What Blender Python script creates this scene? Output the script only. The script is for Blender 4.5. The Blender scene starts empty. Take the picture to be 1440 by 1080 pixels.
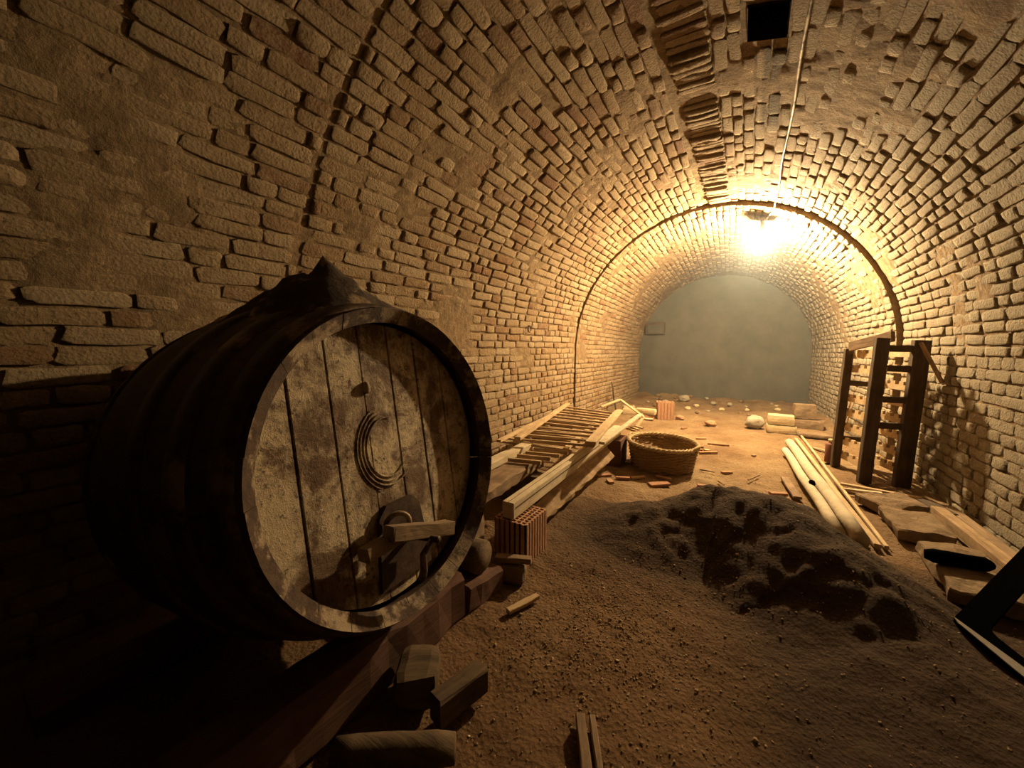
import bpy, bmesh, math, random
import numpy as np
from mathutils import Vector, Matrix, noise
random.seed(7); rng = np.random.default_rng(7)
scene = bpy.context.scene
COL = scene.collection
PI = math.pi

# ------------------------------------------------------------------ camera, light, exposure
CAM_H = 1.2
FPX = 540.0                      # focal length in pixels of a 1440x1080 frame
VPX, VPY = 1053.0, 489.0         # vanishing point of the cellar's long axis (+Y)
_y = Vector((VPX-720, 540-VPY, -FPX)).normalized()
_th = math.atan2(540-VPY, FPX)
_z = Vector((0, math.cos(_th), math.sin(_th)))
_x = _y.cross(_z)
RCAM = Matrix((_x, _y, _z))      # world = RCAM @ camera
cam_d = bpy.data.cameras.new('camera'); cam = bpy.data.objects.new('camera', cam_d); COL.objects.link(cam)
cam_d.sensor_width = 36; cam_d.lens = 36*FPX/1440; cam_d.clip_start = 0.02
cam.matrix_world = Matrix.Translation((0, 0, CAM_H)) @ RCAM.to_4x4()
scene.camera = cam
world = bpy.data.worlds.new('world'); scene.world = world; world.use_nodes = True
world.node_tree.nodes['Background'].inputs[0].default_value = (0, 0, 0, 1)
world.node_tree.nodes['Background'].inputs[1].default_value = 0.0
vs = scene.view_settings
vs.view_transform = 'Standard'; vs.look = 'None'; vs.gamma = 1.0; vs.use_curve_mapping = False
vs.exposure = 0.0
LAMP = Vector((0.064, 5.98, 2.598)); LAMP_STRENGTH = 11500.0; LAMP_COL = (1.0, 0.715, 0.375)

def ray(px, py): return RCAM @ Vector((px-720, 540-py, -FPX))
def FP(px, py, z=0.0):
    r = ray(px, py); return Vector((0, 0, CAM_H)) + r*((z-CAM_H)/r.z)
def PX(px, py, X):
    r = ray(px, py); return Vector((0, 0, CAM_H)) + r*(X/r.x)
def PY(px, py, Y):
    r = ray(px, py); return Vector((0, 0, CAM_H)) + r*(Y/r.y)
def depth(p): return -(RCAM.transposed() @ (Vector(p)-Vector((0, 0, CAM_H)))).z
def proj(p):
    c = RCAM.transposed() @ (Vector(p)-Vector((0, 0, CAM_H)))
    return (720-FPX*c.x/c.z, 540+FPX*c.y/c.z) if c.z < -0.01 else None

# ------------------------------------------------------------------ materials
MATS = {}
class NT:
    def __init__(s, name):
        m = bpy.data.materials.new(name); m.use_nodes = True; s.m = m; s.t = m.node_tree
        s.b = s.t.nodes['Principled BSDF']; MATS[name] = m
        s.b.inputs['Specular IOR Level'].default_value = 0.25
    def n(s, typ, **kw):
        nd = s.t.nodes.new(typ)
        for k, v in kw.items():
            if k in nd.inputs: s.set(nd.inputs[k], v)
            else: setattr(nd, k, v)
        return nd
    def set(s, sock, v):
        if isinstance(v, bpy.types.NodeSocket): s.t.links.new(v, sock)
        else: sock.default_value = v
    def noise(s, vec, scale, detail=5, rough=.55, dist=0):
        nd = s.n('ShaderNodeTexNoise'); s.t.links.new(vec, nd.inputs['Vector'])
        nd.inputs['Scale'].default_value = scale; nd.inputs['Detail'].default_value = detail
        nd.inputs['Roughness'].default_value = rough; nd.inputs['Distortion'].default_value = dist
        return nd.outputs['Fac']
    def voro(s, vec, scale, feat='F1'):
        nd = s.n('ShaderNodeTexVoronoi'); nd.feature = feat; s.t.links.new(vec, nd.inputs['Vector'])
        nd.inputs['Scale'].default_value = scale; return nd.outputs['Distance']
    def ramp(s, fac, stops):
        nd = s.n('ShaderNodeValToRGB'); e = nd.color_ramp.elements
        while len(e) < len(stops): e.new(0.5)
        for i, (p, c) in enumerate(stops):
            e[i].position = p; e[i].color = (*c, 1) if len(c) == 3 else c
        s.t.links.new(fac, nd.inputs[0]); return nd.outputs[0]
    def mr(s, v, a, b, c=0., d=1.):
        nd = s.n('ShaderNodeMapRange'); s.t.links.new(v, nd.inputs[0])
        for i, q in enumerate((a, b, c, d)): nd.inputs[i+1].default_value = q
        return nd.outputs[0]
    def mix(s, f, a, b, mode='MIX'):
        nd = s.n('ShaderNodeMix'); nd.data_type = 'RGBA'; nd.blend_type = mode
        s.set(nd.inputs[0], f)
        s.set(nd.inputs[6], a if isinstance(a, bpy.types.NodeSocket) else (*a, 1))
        s.set(nd.inputs[7], b if isinstance(b, bpy.types.NodeSocket) else (*b, 1)); return nd.outputs[2]
    def math(s, op, a, b=0.):
        nd = s.n('ShaderNodeMath'); nd.operation = op; s.set(nd.inputs[0], a); s.set(nd.inputs[1], b); return nd.outputs[0]
    def bump(s, h, strength=.5, dist=.01, prev=None):
        nd = s.n('ShaderNodeBump'); nd.inputs['Strength'].default_value = strength; nd.inputs['Distance'].default_value = dist
        s.t.links.new(h, nd.inputs['Height'])
        if prev: s.t.links.new(prev, nd.inputs['Normal'])
        return nd.outputs[0]
    def pos(s): return s.n('ShaderNodeNewGeometry').outputs['Position']
    def obj(s): return s.n('ShaderNodeTexCoord').outputs['Object']
    def map(s, vec, scale, loc=None):
        nd = s.n('ShaderNodeMapping'); s.t.links.new(vec, nd.inputs[0]); nd.inputs['Scale'].default_value = scale
        if loc is not None: s.set(nd.inputs['Location'], loc)
        return nd.outputs[0]
    def rand(s): return s.n('ShaderNodeObjectInfo').outputs['Random']
    def out(s, col, rough=.9, normal=None):
        s.set(s.b.inputs['Base Color'], col if isinstance(col, bpy.types.NodeSocket) else (*col, 1))
        s.set(s.b.inputs['Roughness'], rough)
        if normal: s.t.links.new(normal, s.b.inputs['Normal'])
        return s.m

def brick_mat(name, joined):
    t = NT(name); p = t.pos()
    rnd = t.n('ShaderNodeAttribute', attribute_name='bvar').outputs['Fac'] if joined else t.rand()
    base = t.ramp(rnd, [(0, (.20, .105, .06)), (.08, (.255, .155, .085)), (.18, (.30, .21, .12)), (.65, (.345, .255, .155)), (1, (.40, .31, .20))])
    big = t.noise(p, 1.3, 5, .6); fine = t.noise(p, 22, 7, .65)
    lime = t.mr(t.math('ADD', big, t.math('MULTIPLY', t.math('SUBTRACT', fine, .5), .9)), .44, .66)
    c = t.mix(t.math('MULTIPLY', lime, .55), base, (.40, .315, .205))
    # lens-flare greying painted into the brick colour on the right-hand side of the vault
    sep = t.n('ShaderNodeSeparateXYZ'); t.t.links.new(p, sep.inputs[0])
    gr = t.mr(t.math('ADD', sep.outputs[0], t.math('MULTIPLY', t.math('SUBTRACT', big, .5), 2.0)), -.6, .9, 0., .72)
    c = t.mix(gr, c, (.285, .265, .205))
    dark = t.mr(t.noise(p, 5.5, 6, .7), .55, .75, 0, .45)
    c = t.mix(dark, c, (.15, .095, .055))
    mx = t.mr(t.math('ABSOLUTE', t.math('SUBTRACT', sep.outputs[0], .055)), .05, .075, 1, 0); my = t.math('MULTIPLY', t.mr(sep.outputs[1], 2.7, 2.8), t.mr(sep.outputs[1], 3.7, 3.9, 1, 0))
    soot = t.math('MULTIPLY', t.math('MULTIPLY', mx, my), t.mr(sep.outputs[2], 2.7, 2.8)); c = t.mix(t.math('MULTIPLY', soot, .75), c, (.05, .042, .032))
    c = t.mix(t.mr(fine, .3, .7, .35, 0), c, (.13, .08, .045))
    b1 = t.bump(t.noise(p, 30, 8, .7), .8, .02)
    b2 = t.bump(t.noise(p, 130, 5, .7), .7, .008, t.bump(t.voro(p, 70), .5, .009, b1))
    t.out(c, .95, b2); return t.m
brick_mat('brick', False); brick_mat('brick_joined', True)

t = NT('mortar'); p = t.pos(); f = t.noise(p, 14, 8, .7)
t.out(t.mix(t.mr(f, .3, .7), (.13, .085, .05), (.30, .215, .125)), .97, t.bump(f, .9, .03))
t = NT('end_plaster'); p = t.pos(); f = t.noise(p, 3.0, 8, .65); g = t.noise(p, 30, 6, .7)
c = t.mix(t.mr(f, .3, .7), (.085, .084, .072), (.135, .13, .11)); c = t.mix(t.mr(g, .55, .75, 0, .5), c, (.085, .085, .075))
t.out(c, .95, t.bump(g, .7, .02))
t = NT('dirt'); p = t.pos(); f = t.noise(p, 1.7, 7, .6); g = t.noise(p, 26, 8, .7)
c = t.mix(t.mr(f, .35, .65), (.20, .12, .062), (.35, .25, .14)); c = t.mix(t.mr(g, .4, .75, 0, .6), c, (.13, .075, .04))
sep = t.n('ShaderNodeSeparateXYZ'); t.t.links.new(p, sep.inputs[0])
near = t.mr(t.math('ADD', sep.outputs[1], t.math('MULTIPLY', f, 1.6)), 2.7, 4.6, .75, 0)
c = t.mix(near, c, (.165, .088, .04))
heap_shade = t.n('ShaderNodeAttribute', attribute_name='heap').outputs['Fac']
c = t.mix(t.mr(t.math('ADD', heap_shade, t.math('MULTIPLY', t.math('SUBTRACT', f, .5), .8)), .1, .7, 0, .9), c, (.048, .027, .0145))  # dark heap soil and painted shadow share this colour
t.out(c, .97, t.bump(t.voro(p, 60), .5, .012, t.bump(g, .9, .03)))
t = NT('gravel'); p = t.pos(); r = t.noise(p, 40, 2)
t.out(t.ramp(r, [(.3, (.16, .10, .06)), (.5, (.35, .24, .14)), (.7, (.5, .39, .26))]), .9)

def wood(name, c1, c2, dirt=(.1, .07, .045), dfac=.5, scale=9, rough=.85, bump=.5):
    t = NT(name); o = t.obj(); r = t.rand()
    off = t.n('ShaderNodeCombineXYZ'); t.set(off.inputs[0], t.math('MULTIPLY', r, 37.)); t.set(off.inputs[1], t.math('MULTIPLY', r, 11.))
    v = t.map(o, (.12, 1, 1), off.outputs[0])
    g = t.noise(v, scale*4, 8, .7, .5); w = t.noise(t.pos(), 7, 6, .65)
    c = t.mix(t.mr(g, .35, .68), c1, c2)
    c = t.mix(t.mr(w, .45, .72, 0, dfac), c, dirt)
    c = t.mix(t.math('MULTIPLY', r, .25), c, dirt)
    t.out(c, rough, t.bump(g, bump, .008)); return t.m
wood('pale_wood', (.46, .32, .18), (.68, .52, .32), (.2, .13, .08), .45)
wood('cream_paint', (.62, .52, .36), (.70, .60, .43), (.24, .16, .09), .5, 7)
wood('old_wood', (.20, .13, .08), (.36, .25, .15), (.08, .055, .035), .6)
wood('dark_wood', (.075, .052, .036), (.14, .10, .07), (.03, .022, .016), .6)
wood('red_wood', (.10, .048, .032), (.17, .088, .058), (.05, .028, .02), .5)
wood('bark_wood', (.26, .17, .095), (.52, .37, .21), (.12, .075, .045), .7)
wood('dark_brown_wood', (.07, .045, .028), (.17, .115, .065), (.04, .027, .018), .6)  # darker variant of old_wood for pieces around the cask foot
wood('pole_wood', (.55, .48, .36), (.66, .58, .44), (.24, .18, .11), .5, 6)
wood('wicker', (.26, .17, .09), (.42, .29, .16), (.1, .07, .04), .4, 14)
wood('wicker_rim', (.48, .36, .2), (.66, .52, .31), (.24, .16, .09), .35, 14)

t = NT('cask_oak'); p = t.pos(); v = t.map(p, (.25, 1, 1)); g = t.noise(v, 30, 8, .7, .4); w = t.noise(p, 3.4, 6, .6)
c = t.mix(t.mr(g, .35, .65), (.035, .02, .013), (.085, .05, .032)); c = t.mix(t.mr(w, .54, .70, 0, .6), c, (.19, .13, .09))
t.out(c, t.mr(w, .3, .7, .5, .8), t.bump(g, .5, .006))
t = NT('cask_lip'); p = t.pos(); g = t.noise(p, 35, 8, .75); w = t.noise(p, 9, 6, .7)
c = t.mix(t.mr(g, .3, .7), (.035, .021, .015), (.11, .068, .046)); c = t.mix(t.mr(w, .5, .6, 0, .75), c, (.42, .32, .21))
t.out(c, .8, t.bump(g, .8, .01))
t = NT('cask_head'); p = t.pos(); v = t.map(p, (1, 1, .14)); g = t.noise(v, 38, 8, .7, .6); w = t.noise(p, 5.5, 8, .72, .3); fl = t.noise(p, 34, 6, .8)
c = t.mix(t.mr(g, .3, .7), (.15, .085, .05), (.27, .17, .10)); c = t.mix(t.mr(w, .43, .56, 0, .95), c, (.78, .63, .42))
c = t.mix(t.mr(fl, .56, .62, 0, .85), c, (.10, .055, .033)); c = t.mix(t.mr(t.noise(v, 9, 5, .6), .52, .7, 0, .6), c, (.15, .085, .055))
b = t.bump(g, .5, .006); t.out(c, .7, t.bump(fl, 1.0, .02, t.bump(w, .5, .02, b)))
t = NT('rusty_iron'); p = t.pos(); g = t.noise(p, 24, 7, .7); w = t.noise(p, 4.3, 6, .65)
c = t.mix(t.mr(g, .35, .7), (.035, .022, .016), (.10, .055, .035)); c = t.mix(t.mr(w, .55, .66, 0, .75), c, (.33, .24, .14))
t.out(c, .55, t.bump(g, .4, .004)); t.b.inputs['Metallic'].default_value = .15
t = NT('black_iron'); t.out((.003, .003, .0032), .9); t.b.inputs['Specular IOR Level'].default_value = .0
t = NT('grey_edge'); g = t.noise(t.pos(), 60, 5); t.out(t.mix(g, (.26, .24, .22), (.42, .39, .35)), .8)
t = NT('clay_block'); g = t.noise(t.pos(), 30, 6, .7); t.out(t.mix(t.mr(g, .3, .7), (.33, .17, .10), (.47, .28, .17)), .92, t.bump(g, .4, .006))
t = NT('pale_block'); g = t.noise(t.pos(), 18, 7, .7); t.out(t.mix(t.mr(g, .3, .7), (.42, .33, .19), (.62, .52, .33)), .95, t.bump(g, .6, .012))
t = NT('stone'); g = t.noise(t.pos(), 11, 8, .7); t.out(t.mix(t.mr(g, .3, .7), (.15, .10, .06), (.29, .21, .13)), .95, t.bump(g, 1.0, .03))
t = NT('grey_stone'); g = t.noise(t.pos(), 14, 8, .7); t.out(t.mix(t.mr(g, .3, .7), (.25, .22, .17), (.42, .38, .30)), .95, t.bump(g, .8, .02))
t = NT('tile'); g = t.noise(t.pos(), 22, 6, .7); t.out(t.mix(t.rand(), (.30, .15, .09), (.46, .31, .18)), .9, t.bump(g, .5, .008))
t = NT('cable_sheath'); g = t.noise(t.pos(), 6, 4); t.out(t.mix(t.mr(g, .45, .55), (.16, .14, .11), (.72, .66, .55)), .5)
t = NT('porcelain'); t.out((.18, .14, .10), .45)
t = NT('canister_red'); g = t.noise(t.pos(), 14, 5); t.out(t.mix(g, (.14, .055, .04), (.24, .11, .08)), .7)
t = NT('hole_dark'); t.out((.02, .016, .012), 1.0)
t = NT('rag'); g = t.noise(t.pos(), 16, 8, .7); w = t.noise(t.pos(), 6, 6, .6)
t.out(t.mix(t.mr(w, .5, .6), (.06, .04, .027), (.40, .29, .17)), .9, t.bump(g, .8, .015))
t = NT('bulb_glow'); em = t.n('ShaderNodeEmission'); em.inputs[0].default_value = (*LAMP_COL, 1); em.inputs[1].default_value = LAMP_STRENGTH
t.t.links.new(em.outputs[0], t.t.nodes['Material Output'].inputs[0])

# ------------------------------------------------------------------ helpers
def obj_from(name, verts, faces, mat, parent=None, smooth=False, loc=None):
    me = bpy.data.meshes.new(name); me.from_pydata([tuple(v) for v in verts], [], faces); me.update()
    if smooth: me.polygons.foreach_set('use_smooth', [True]*len(me.polygons))
    me.materials.append(MATS[mat]); o = bpy.data.objects.new(name, me); COL.objects.link(o)
    if parent: o.parent = parent
    if loc is not None: o.location = loc
    return o
def from_bm(name, bm, mat, parent=None, smooth=False):
    bmesh.ops.recalc_face_normals(bm, faces=bm.faces)
    me = bpy.data.meshes.new(name); bm.to_mesh(me); bm.free()
    if smooth: me.polygons.foreach_set('use_smooth', [True]*len(me.polygons))
    me.materials.append(MATS[mat]); o = bpy.data.objects.new(name, me); COL.objects.link(o)
    if parent: o.parent = parent
    return o
def tag(o, label, cat, group=None, kind=None):
    o['label'] = label; o['category'] = cat
    if group: o['group'] = group
    if kind: o['kind'] = kind
    return o
def empty(name, loc, label, cat, rotz=0, group=None):
    o = bpy.data.objects.new(name, None); o.empty_display_size = .05; COL.objects.link(o); o.location = loc; o.rotation_euler = (0, 0, rotz)
    return tag(o, label, cat, group)
def axis_mat(p0, p1, up=(0, 0, 1)):
    """frame at p0, x towards p1, z as near up as possible"""
    p0 = Vector(p0); x = (Vector(p1)-p0).normalized(); u = Vector(up)
    y = u.cross(x)
    if y.length < 1e-4: y = Vector((0, 1, 0))
    y.normalize(); z = x.cross(y)
    m = Matrix((x, y, z)).transposed().to_4x4(); m.translation = p0; return m
def bm_box(bm, x0, x1, y0, y1, z0, z1):
    v = [bm.verts.new(c) for c in ((x0,y0,z0),(x1,y0,z0),(x1,y1,z0),(x0,y1,z0),(x0,y0,z1),(x1,y0,z1),(x1,y1,z1),(x0,y1,z1))]
    for f in ((3,2,1,0),(4,5,6,7),(0,1,5,4),(1,2,6,5),(2,3,7,6),(3,0,4,7)): bm.faces.new([v[i] for i in f])
    return v
def board(name, p0, p1, w, t, mat, parent=None, up=(0, 0, 1), seg=6, warp=.004, bev=.003, taper=0, rough=0):
    """a plank from p0 to p1 (centre of its section), width w across, thickness t along up"""
    L = (Vector(p1)-Vector(p0)).length; bm = bmesh.new(); rings = []; sd = random.random()*50
    for i in range(seg+1):
        x = L*i/seg; wy = warp*noise.noise(Vector((x*1.3+sd, 0, 0))); wz = warp*noise.noise(Vector((x*1.3+sd, 9, 0)))
        k = 1-taper*i/seg; a, b = w/2*k, t/2*k; c = min(bev, a*.4, b*.4)
        prof = [(-a+c,-b),(a-c,-b),(a,-b+c),(a,b-c),(a-c,b),(-a+c,b),(-a,b-c),(-a,-b+c)]
        rr = lambda j: rough*noise.noise(Vector((x*9+sd, j*3.7, 4)))
        rings.append([bm.verts.new((x+(rr(j)*1.5 if i in (0, seg) else 0), yy+wy+rr(j), zz+wz+rr(j+20))) for j, (yy, zz) in enumerate(prof)])
    for i in range(seg):
        for j in range(8):
            bm.faces.new((rings[i][j], rings[i][(j+1) % 8], rings[i+1][(j+1) % 8], rings[i+1][j]))
    bm.faces.new(rings[0][::-1]); bm.faces.new(rings[-1])
    o = from_bm(name, bm, mat, parent); o.matrix_local = axis_mat(p0, p1, up); return o
def tube(name, pts, r, mat, parent=None, seg=10, caps=True, loc=None, rough=0):
    bm = bmesh.new(); pts = [Vector(p) for p in pts]; rings = []
    rad = r if isinstance(r, (list, tuple)) else [r]*len(pts)
    prev = None
    for i, p in enumerate(pts):
        d = (pts[min(i+1, len(pts)-1)]-pts[max(i-1, 0)]).normalized()
        if prev is None:
            a = d.orthogonal().normalized()
        else:
            a = (prev-d*prev.dot(d)).normalized()
        prev = a; b = d.cross(a)
        rings.append([bm.verts.new(p+(a*math.cos(2*PI*j/seg)+b*math.sin(2*PI*j/seg))*rad[i]*(1+rough*noise.noise(Vector((i*1.7, j*1.3, 2))))) for j in range(seg)])
    for i in range(len(pts)-1):
        for j in range(seg): bm.faces.new((rings[i][j], rings[i][(j+1) % seg], rings[i+1][(j+1) % seg], rings[i+1][j]))
    if caps: bm.faces.new(rings[0][::-1]); bm.faces.new(rings[-1])
    o = from_bm(name, bm, mat, parent, True)
    if loc is not None: o.location = loc
    return o
def rough_block(name, size, mat, loc, rotz=0, amp=.012, cuts=3, parent=None, tilt=(0, 0), bev=.01, seed=0):
    """box with bevelled, weathered faces; base at loc"""
    bm = bmesh.new(); bm_box(bm, -size[0]/2, size[0]/2, -size[1]/2, size[1]/2, 0, size[2])
    if cuts: bmesh.ops.subdivide_edges(bm, edges=bm.edges, cuts=cuts, use_grid_fill=True)
    for v in bm.verts:
        e = sum(1 for k in range(3) if abs(abs(v.co[k]-(size[2]/2 if k == 2 else 0))-size[k]/2) < 1e-5)
        d = Vector((noise.noise(v.co*9+Vector((seed, 0, 3))), noise.noise(v.co*9+Vector((5, seed, 0))), noise.noise(v.co*9+Vector((0, 7, seed)))))
        c = Vector((v.co.x, v.co.y, v.co.z-size[2]/2))
        v.co += d*amp - (c.normalized()*bev*(e-1) if e > 1 else Vector())
    zmin = min(v.co.z for v in bm.verts)
    for v in bm.verts: v.co.z -= zmin
    o = from_bm(name, bm, mat, parent, False); o.location = loc; o.rotation_euler = (tilt[0], tilt[1], rotz); return o
def rock(name, size, mat, loc, rotz=0, amp=.25, seed=0, sub=3):
    bm = bmesh.new(); bmesh.ops.create_icosphere(bm, subdivisions=sub, radius=.5)
    for v in bm.verts:
        k = 1+amp*noise.noise(v.co*3+Vector((seed, seed*2, 0)))+amp*.4*noise.noise(v.co*8+Vector((0, seed, 1)))
        v.co = Vector((v.co.x*size[0]*k, v.co.y*size[1]*k, v.co.z*size[2]*k))
    zmin = min(v.co.z for v in bm.verts)
    for v in bm.verts: v.co.z -= zmin
    o = from_bm(name, bm, mat, None, True); o.location = loc; o.rotation_euler = (0, 0, rotz); return o

# ------------------------------------------------------------------ floor: dirt with a heap
RIDGE = [(-.42, 2.60, .20), (-.14, 2.74, .34), (.18, 2.62, .37), (.46, 2.26, .25), (.60, 1.98, .10)]
def ridge(x, y):
    best = (9, 0)
    for (x0, y0, h0), (x1, y1, h1) in zip(RIDGE, RIDGE[1:]):
        ax, ay = x1-x0, y1-y0; k = max(0, min(1, ((x-x0)*ax+(y-y0)*ay)/(ax*ax+ay*ay)))
        d = math.hypot(x-x0-ax*k, y-y0-ay*k)
        if d < best[0]: best = (d, h0+(h1-h0)*k)
    return best
def heap_h(x, y):
    d, h = ridge(x, y); w = .40+.62*h
    q = min(1, math.sqrt(d*d+.012)/w)
    return h*1.22*(1-q)**1.1
def damp_shade(x, y):  # dark heap soil, plus shadow on the near right floor painted as colour
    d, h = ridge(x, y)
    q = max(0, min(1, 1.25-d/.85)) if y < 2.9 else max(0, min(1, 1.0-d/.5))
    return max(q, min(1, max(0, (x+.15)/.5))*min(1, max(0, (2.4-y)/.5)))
def floor_z(x, y, fine=True):
    h = heap_h(x, y)
    q = noise.fractal(Vector((x*1.6, y*1.6, 0)), 1.0, 2.1, 4)*.022
    if fine:
        q += noise.fractal(Vector((x*9, y*9, 5)), .9, 2.2, 3)*.010
        if h > .01:
            w = min(1, h/.12)
            b = noise.noise(Vector((x*6.5, y*6.5, 9)))
            q += w*(.030*(abs(noise.noise(Vector((x*5.5+y*2, y*8, 9))))-.25) + .016*noise.noise(Vector((x*13, y*13, 3)))+.008*b)
    if y > 6.8: q += min(1, (y-6.8)/.8)*(.05*max(0, noise.noise(Vector((x*2.3, y*2.3, 7))))+.03*abs(noise.noise(Vector((x*7, y*7, 2)))))
    # rubbly rise at the foot of the end wall
    q += .10*max(0, (y-9.0)/.9)**1.5*(.6+.8*noise.noise(Vector((x*4, y*4, 1)))) if y > 9 else 0
    return h+q-.012
xs = np.concatenate([np.arange(-2.5, -1.2, .05), np.arange(-1.2, 1.2, .018), np.arange(1.2, 1.62, .04)])
ys = np.concatenate([np.arange(-1.7, .6, .06), np.arange(.6, 4.2, .018), np.arange(4.2, 7, .035), np.arange(7, 10.2, .06)])
V = []; HV = []
for yy in ys:
    for xx in xs:
        V.append((xx, yy, floor_z(xx, yy))); HV.append(damp_shade(xx, yy))
nx = len(xs); F = [(j*nx+i, j*nx+i+1, (j+1)*nx+i+1, (j+1)*nx+i) for j in range(len(ys)-1) for i in range(nx-1)]
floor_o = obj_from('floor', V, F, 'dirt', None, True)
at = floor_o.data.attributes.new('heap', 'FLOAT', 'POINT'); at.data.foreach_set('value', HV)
tag(floor_o, 'sandy brown dirt floor with a dark heap of soil', 'floor', kind='structure')

# ------------------------------------------------------------------ brick vault
ZS = 1.16
def sect(y):
    """centre x, radius, spring height of the barrel vault at y"""
    if y <= 5.615: return -.46, 1.84, ZS
    k = (y-5.615)/(9.9-5.615); return -.475+(-.61+.475)*k, 1.81+(1.705-1.81)*k, 1.155+(1.10-1.155)*k
def surf(s, y, off=0.0):
    """point, tangent up along the section, inward normal; s in metres of the near section, off = outwards"""
    cx, R, zs = sect(y); A = PI*1.84
    if s < ZS: return Vector((cx-R-off, y, s*zs/ZS)), Vector((0, 0, 1)), Vector((1, 0, 0))
    if s > ZS+A: return Vector((cx+R+off, y, (2*ZS+A-s)*zs/ZS)), Vector((0, 0, -1)), Vector((-1, 0, 0))
    a = PI-(s-ZS)/1.84
    return Vector((cx+(R+off)*math.cos(a), y, zs+(R+off)*math.sin(a))), Vector((math.sin(a), 0, -math.cos(a))), Vector((-math.cos(a), 0, -math.sin(a)))
S_ARC0, S_ARC1, S_END = ZS, ZS+PI*1.84, 2*ZS+PI*1.84
s_of_x = lambda x: ZS+1.84*(PI-math.acos((x+.46)/1.84))
BAND = (s_of_x(-.53), s_of_x(-.275))
HOLE = (s_of_x(-.095), s_of_x(.095), 2.50, 2.76)
Y0, YJ, YR, YE = -1.7, 1.29, 5.60, 9.9
def shell(name, s0, s1, ya, yb, label, cat, holes=None):
    ss = list(np.linspace(s0, s1, max(2, int((s1-s0)/.03)+1))); yl = list(np.linspace(ya, yb, max(2, int((yb-ya)/.035)+1)))
    if holes: ss = sorted(set([s for s in ss if min(abs(s-holes[0]), abs(s-holes[1])) > .01]+[holes[0], holes[1]])); yl = sorted(set([v for v in yl if min(abs(v-holes[2]), abs(v-holes[3])) > .01]+[holes[2], holes[3]]))
    def off(s, y):
        a = noise.noise(Vector((s*1.1, y*1.1, 3)))+.5*noise.noise(Vector((s*4, y*4, 8)))
        if s < .95 or s > S_END-1.05 or abs(y-YJ) < .04: a -= .9
        return .014-.017*max(0, min(1, (a+.02)/.45))+.006*noise.noise(Vector((s*14, y*14, 1)))
    V = [surf(s, y, off(s, y))[0] for y in yl for s in ss]; n = len(ss); F = []
    for j in range(len(yl)-1):
        for i in range(n-1):
            sm, ym = (ss[i]+ss[i+1])/2, (yl[j]+yl[j+1])/2
            if holes and holes[0] < sm < holes[1] and holes[2] < ym < holes[3]: continue
            F.append((j*n+i, (j+1)*n+i, (j+1)*n+i+1, j*n+i+1))
    return tag(obj_from(name, V, F, 'mortar', None, True), label, cat, kind='structure')
Y0, YJ, YR, YE = -1.7, 1.29, 5.60, 9.9
wl = shell('wall_left', -.15, S_ARC0, Y0, YR, 'left brick side wall of the near vault bay behind the cask', 'wall')
wr = shell('wall_right', S_ARC1, S_END+.15, Y0, YR, 'right brick side wall of the near vault bay behind the bottle rack', 'wall')
ce = shell('ceiling', S_ARC0, S_ARC1, Y0, YR, 'brick barrel vault of the near bay with a row of crosswise crown bricks', 'ceiling', HOLE)
wlf = shell('wall_left_rear', -.15, S_ARC0, 5.62, YE+.1, 'left brick side wall of the narrower rear bay', 'wall')
wrf = shell('wall_right_rear', S_ARC1, S_END+.15, 5.62, YE+.1, 'right brick side wall of the narrower rear bay', 'wall')
cef = shell('ceiling_rear', S_ARC0, S_ARC1, 5.62, YE+.1, 'brick barrel vault of the rear bay around the lamp', 'ceiling')
PARENT = {('L', 0): wl, ('R', 0): wr, ('C', 0): ce, ('L', 1): wlf, ('R', 1): wrf, ('C', 1): cef}
# end face of the rear bay where it steps in under the near bay
V = []; F = []; ss = np.linspace(-.15, S_END+.15, 90)
for s in ss: V.append(surf(s, 5.621, .0)[0]); V.append(surf(s, 5.621, .16)[0])
for i in range(len(ss)-1): F.append((2*i, 2*i+1, 2*i+3, 2*i+2))
obj_from('step_face', V, F, 'mortar', cef)

# brick shapes: unit length (x) and height (y), z = proud of the bedding
def brick_template(seed, header):
    r = random.Random(seed); gx, gy = 5, 4; V = []; F = []
    us = [-.5, -.40, 0, .40, .5] if not header else [-.5, -.34, 0, .34, .5]; vs_ = [-.5, -.30, .30, .5]
    for j, v in enumerate(vs_):
        for i, u in enumerate(us):
            eu, ev = abs(u) > .45, abs(v) > .45
            z = 1.0+.22*r.uniform(-1, 1)
            x, y = u+r.uniform(-.04, .03), v+r.uniform(-.07, .06)
            if eu or ev: z -= .12+.22*r.random()
            if eu and ev: x *= .9+.08*r.random(); y *= .84+.14*r.random(); z -= .22
            V.append((x, y, z))
    for j in range(gy-1):
        for i in range(gx-1): F.append((j*gx+i, j*gx+i+1, (j+1)*gx+i+1, (j+1)*gx+i))
    per = [i for i in range(gx)]+[j*gx+gx-1 for j in range(1, gy)]+[(gy-1)*gx+i for i in range(gx-2, -1, -1)]+[j*gx for j in range(gy-2, 0, -1)]
    n0 = len(V)
    for k in per: V.append((V[k][0]*1.0, V[k][1]*1.0, -2.0))
    for a in range(len(per)):
        b = (a+1) % len(per); F.append((per[a], n0+a, n0+b, per[b]))
    return np.array(V), F
TEMPL = {h: [brick_template(100*h+i, h) for i in range(10)] for h in (0, 1)}
TMESH = {}
for h in TEMPL:
    for i, (v, f) in enumerate(TEMPL[h]):
        me = bpy.data.meshes.new('brick'); me.from_pydata([tuple(q) for q in v], [], f); me.update()
        me.polygons.foreach_set('use_smooth', [True]*len(me.polygons)); me.materials.append(MATS['brick']); TMESH[h, i] = me
PROUD = .016
bricks = []     # (zone, bay, matrix, template key, pixel size)
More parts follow.
